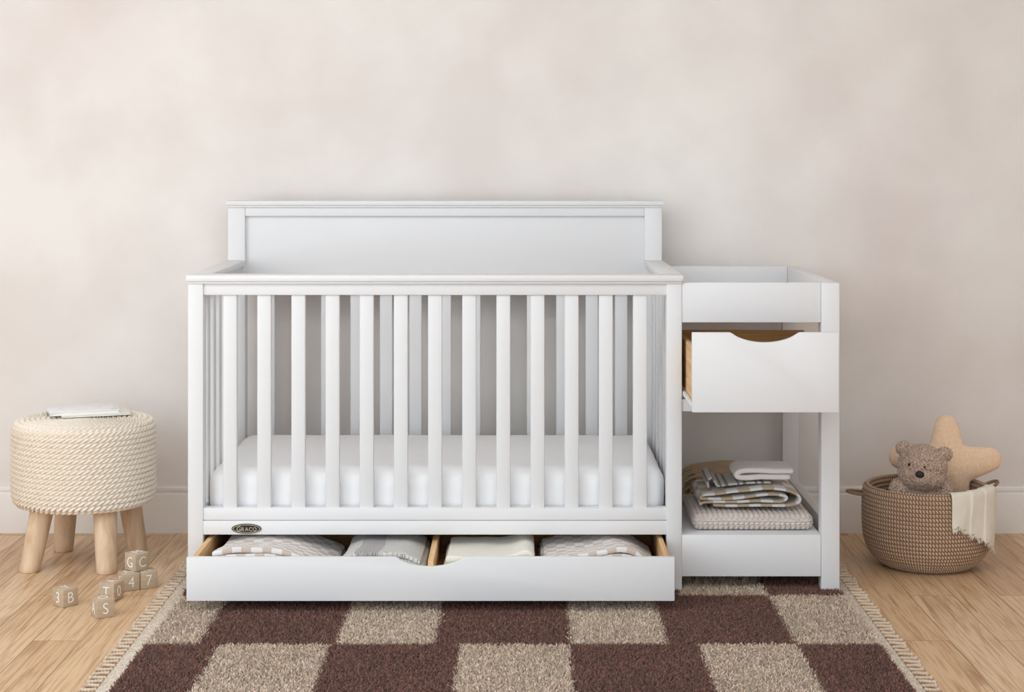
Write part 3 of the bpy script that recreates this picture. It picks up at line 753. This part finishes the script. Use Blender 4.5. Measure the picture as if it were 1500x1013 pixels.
# ------------------------------------------------------------------ cloth over the rim
dc_ = thing('muslin_cloth', 'small cream fringed cloth draped over the right front of the basket rim', 'cloth', (BX+.12, BY-.12, .24))
nu_, nt_ = 90, 60
rows = []; uvs = []
path = catmull([(.158, .205), (.160, .228), (.170, .2465), (.183, .2495), (.194, .240), (.1965, .215), (.1965, .16), (.196, .10), (.192, .06), (.182, .02)], 12)
pl = np.concatenate([[0], np.cumsum(np.linalg.norm(np.diff(path, axis=0), axis=1))])
def strip(x):  # radial pleat offset
    return .004*(x > .33)*min(1, (x-.33)/.03 if x > .33 else 0)+.004*(x > .62)*min(1, (x-.62)/.03 if x > .62 else 0)
def cl_end(x): return .042+(.108+  .080*max(0, (x-.15)/.85)**1.0+.004*math.sin(x*40))+.014
for j in range(nt_+1):
    row = []
    for i in range(nu_+1):
        x = i/nu_; s = j/nt_*cl_end(x)
        r = np.interp(s, pl, path[:, 0]); z = np.interp(s, pl, path[:, 1])
        ph = math.radians(8+x*(56-5*j/nt_))+.02*math.sin(j*.09)*x
        w = noise.noise(Vector((x*5, j*.05, 2)))*.003+.003*math.sin(x*9+.6)*j/nt_
        if s > .05: r += strip(x)+w+.001
        row.append((BX+r*math.sin(ph), BY-r*math.cos(ph), z+(strip(x)*.6 if s < .1 else 0)))
    rows.append(row)
P = np.array(rows); me = grid_mesh('cloth_sheet', P)
cs = finish('cloth_sheet', me, CLOTHM, dc_, smooth=PI)
md = cs.modifiers.new('thick', 'SOLIDIFY'); md.thickness = .0022; md.offset = 1
bm = bmesh.new()
for i in range(280):
    x = rng.uniform(0, nu_-.01); k = int(x); p = Vector(P[-1][k]).lerp(Vector(P[-1][k+1]), x-k)
    ln = rng.uniform(.006, .013); d = Vector((rng.uniform(-.004, .004), rng.uniform(-.003, .001), -ln))
    out = Vector((p.x-BX, p.y-BY, 0)).normalized(); sd = Vector((-out.y, out.x, 0))*.0007
    p = p+out*.0025
    vs = [bm.verts.new(q) for q in (p-sd, p+sd, p+sd*.6+d, p-sd*.6+d)]; bm.faces.new(vs)
me = bpy.data.meshes.new('fringe'); bm.to_mesh(me); bm.free(); f = finish('fringe', me, CLOTHM, dc_); f['kind'] = 'stuff'

# ------------------------------------------------------------------ rug
rug = thing('shag_rug', 'brown and beige checked shag rug with corded fringe, under the crib', 'rug', (-.016, -.4, 0))
RX0, RX1, RY0, RY1 = -.962, .930, -1.30, .66
PX0, PX1 = -.922, .897
box('hem', RX0, RX1, RY0, RY1, .0005, .006, HEMM, rug, .001)
ROWY = [-1.05, -.56, -.07, .42]
A = [-.79, -.449, -.204, .133, .372, .691]; B = [-.738, -.463, -.144, .127, .448, .690]
def is_brown(x, y):
    row = np.searchsorted(ROWY, y)       # 1: between -1.05 and -.56 (row B), 2: row A
    ra = np.searchsorted(A, x) % 2 == 1
    rb = np.searchsorted(B, x) % 2 == 0
    return np.where(row % 2 == 0, ra, rb)
def pile(n, y0, y1, hgt):
    x = rng.uniform(PX0, PX1, n); y = rng.uniform(y0, y1, n)
    brown = is_brown(x+rng.normal(0, .0035, n), y+rng.normal(0, .0035, n))
    a = rng.uniform(0, 2*PI, n); lean = rng.uniform(.05, .8, n); ld = rng.uniform(0, 2*PI, n)
    # patches of pile lying the same way
    gx = np.sin(x*9+y*5)+np.sin(y*13-x*4); ld = np.where(rng.random(n) < .12, gx*1.6, ld)
    h = hgt*rng.uniform(.72, 1.08, n); w = rng.uniform(.0011, .0019, n)
    cx, sx = np.cos(a)*w, np.sin(a)*w
    lx, ly = np.cos(ld)*lean*h, np.sin(ld)*lean*h
    b = np.stack([x, y, np.full(n, .005)], 1); W = np.stack([cx, sx, 0*cx], 1)
    mid = b+np.stack([lx*.35, ly*.35, h*.6], 1); tip = b+np.stack([lx, ly, h*.97], 1)
    V = np.stack([b-W, b+W, mid-W*1.1, mid+W*1.1, tip-W*.5, tip+W*.5], 1)
    c1 = np.where(brown[:, None], np.array([[.20, .096, .073]]), np.array([[.64, .515, .405]]))
    c = c1*rng.uniform(.6, 1.35, (n, 1))*(1+rng.normal(0, .03, (n, 3)))
    return clear(V, np.clip(c, 0, 1))
FOOT = [(XL, -.873, 0, .05), (.415, .4585, 0, .05), (CX1, XC, 0, .05), (XL, -.8635, .69, .745), (.4025, XR, .69, .745)]
def clear(V, c):
    k = np.ones(len(V), bool)
    for x0, x1, y0, y1 in FOOT:
        m = (V[..., 0] > x0-.001) & (V[..., 0] < x1+.001) & (V[..., 1] > y0-.001) & (V[..., 1] < y1+.001)
        k &= ~m.any(1)
    return V[k], c[k]
Vs, Cs = zip(*[pile(230000, -1.05, .05, .0165), pile(20000, -1.30, -1.05, .0165), pile(22000, .05, .62, .016)])
V = np.concatenate(Vs); Cc = np.concatenate(Cs); n = len(V)
me = bpy.data.meshes.new('pile'); me.vertices.add(n*6); me.vertices.foreach_set('co', V.reshape(-1).astype(np.float32))
base = (np.arange(n)*6)[:, None]
q = np.concatenate([base+np.array([[0, 1, 3, 2]]), base+np.array([[2, 3, 5, 4]])], 1).reshape(-1)
me.loops.add(n*8); me.loops.foreach_set('vertex_index', q.astype(np.int32))
me.polygons.add(n*2); me.polygons.foreach_set('loop_start', np.arange(0, n*8, 4, dtype=np.int32)); me.update(calc_edges=True)
ca = me.color_attributes.new('Col', 'FLOAT_COLOR', 'POINT')
ca.data.foreach_set('color', np.repeat(np.concatenate([Cc, np.ones((n, 1))], 1), 6, 0).reshape(-1).astype(np.float32))
o = finish('pile', me, PILEM, rug); o['kind'] = 'stuff'
# backing under the pile, coloured in the same checks
nx, ny = 364, 392
gx, gy = np.meshgrid(np.linspace(PX0, PX1, nx), np.linspace(RY0+.004, RY1-.004, ny))
br = is_brown(gx.ravel(), gy.ravel()).reshape(gx.shape)
me = grid_mesh('backing', np.stack([gx, gy, gx*0+.0072], -1), col=np.where(br[..., None], np.array([.10, .048, .036]), np.array([.36, .28, .21])))
finish('backing', me, PILEM, rug)
# fringe cords
def cord(x, y, sgn, seed):
    r_ = random.Random(seed); ln = r_.uniform(.036, .044); pts = []; rad = []
    a = r_.uniform(-.28, .2); nseg = 18
    for k in range(nseg+1):
        t = k/nseg
        pts.append((x+sgn*ln*t, y+a*ln*t+.0024*math.sin(t*5+seed*2.3), .0062-.001*t))
        rad.append(.0042 if t < .80 else .0042*(1+.45*math.sin((t-.80)/.2*PI)) if t < .99 else .002)
    return pts, rad
random.seed(3)
rest = []
k = 0; step = .0325
protos = {}
ys_ = np.arange(RY0+.012, RY1-.01, step)
for sgn, x in ((-1, RX0), (1, RX1)):
    for y in ys_:
        y = float(y)
        if -.985 < y < .37:
            key = (sgn, k % 5)
            if key not in protos:
                pts, rad = cord(x, 0, sgn, k)
                o = tube('fringe_cord', pts, rad, FRINGEM, rug, seg=8, ridge=(.22, .0075, 2))
                protos[key] = o; o.location.y = y; first = True
            else:
                o = protos[key].copy(); C.objects.link(o); o.parent = rug; o.location.y = y
            k += 1
        else: rest.append((x, y, sgn, k)); k += 1
bm = bmesh.new()
for x, y, sgn, sd in rest:
    pts, rad = cord(x, y, sgn, sd)
    o = tube('tmp', pts, rad, FRINGEM, None, seg=6); bm.from_mesh(o.data); m_ = o.data; bpy.data.objects.remove(o); bpy.data.meshes.remove(m_)
me = bpy.data.meshes.new('hidden_fringe'); bm.to_mesh(me); bm.free(); o = finish('fringe', me, FRINGEM, rug, smooth=PI); o['kind'] = 'stuff'

# ------------------------------------------------------------------ light
def area(name, loc, target, sx, sy, power, col=(1, 1, 1), spread=PI):
    l = bpy.data.lights.new(name, 'AREA'); l.shape = 'RECTANGLE'; l.size = sx; l.size_y = sy; l.energy = power; l.color = col; l.spread = spread
    o = bpy.data.objects.new(name, l); C.objects.link(o); o.location = loc
    o.rotation_euler = (Vector(target)-Vector(loc)).to_track_quat('-Z', 'Y').to_euler(); return o
area('window_daylight', (-3.05, -2.6, 1.30), (0, -.6, .7), 2.8, 1.9, 34, (.86, .94, 1))
area('added_overhead_light', (-.8, -1.85, 2.74), (-.7, -1.1, .6), 3.8, 2.0, 72, (.86, .94, 1))  # added soft light from above for upper wall and top surfaces, no fixture modelled
w = bpy.data.worlds.new('daylight'); bpy.context.scene.world = w; w.use_nodes = True
w.node_tree.nodes['Background'].inputs['Color'].default_value = (.86, .94, 1, 1)
w.node_tree.nodes['Background'].inputs['Strength'].default_value = 1.9

# ------------------------------------------------------------------ camera
cam = bpy.data.cameras.new('camera'); co = bpy.data.objects.new('camera', cam); C.objects.link(co)
co.location = (0, CAMY, CAMZ); co.rotation_euler = (PI/2, 0, 0)
cam.sensor_width = 36; cam.lens = F/1500*36; cam.shift_x = (750-VX)/1500; cam.shift_y = -(506.5-VY)/1500
cam.clip_start = .1
sc = bpy.context.scene; sc.camera = co
sc.view_settings.view_transform = 'Standard'; sc.view_settings.look = 'None'; sc.view_settings.gamma = 1
sc.view_settings.exposure = -0.10
sc.view_settings.use_curve_mapping = False
sc.cycles.use_denoising = True; sc.cycles.max_bounces = 8; sc.cycles.diffuse_bounces = 5
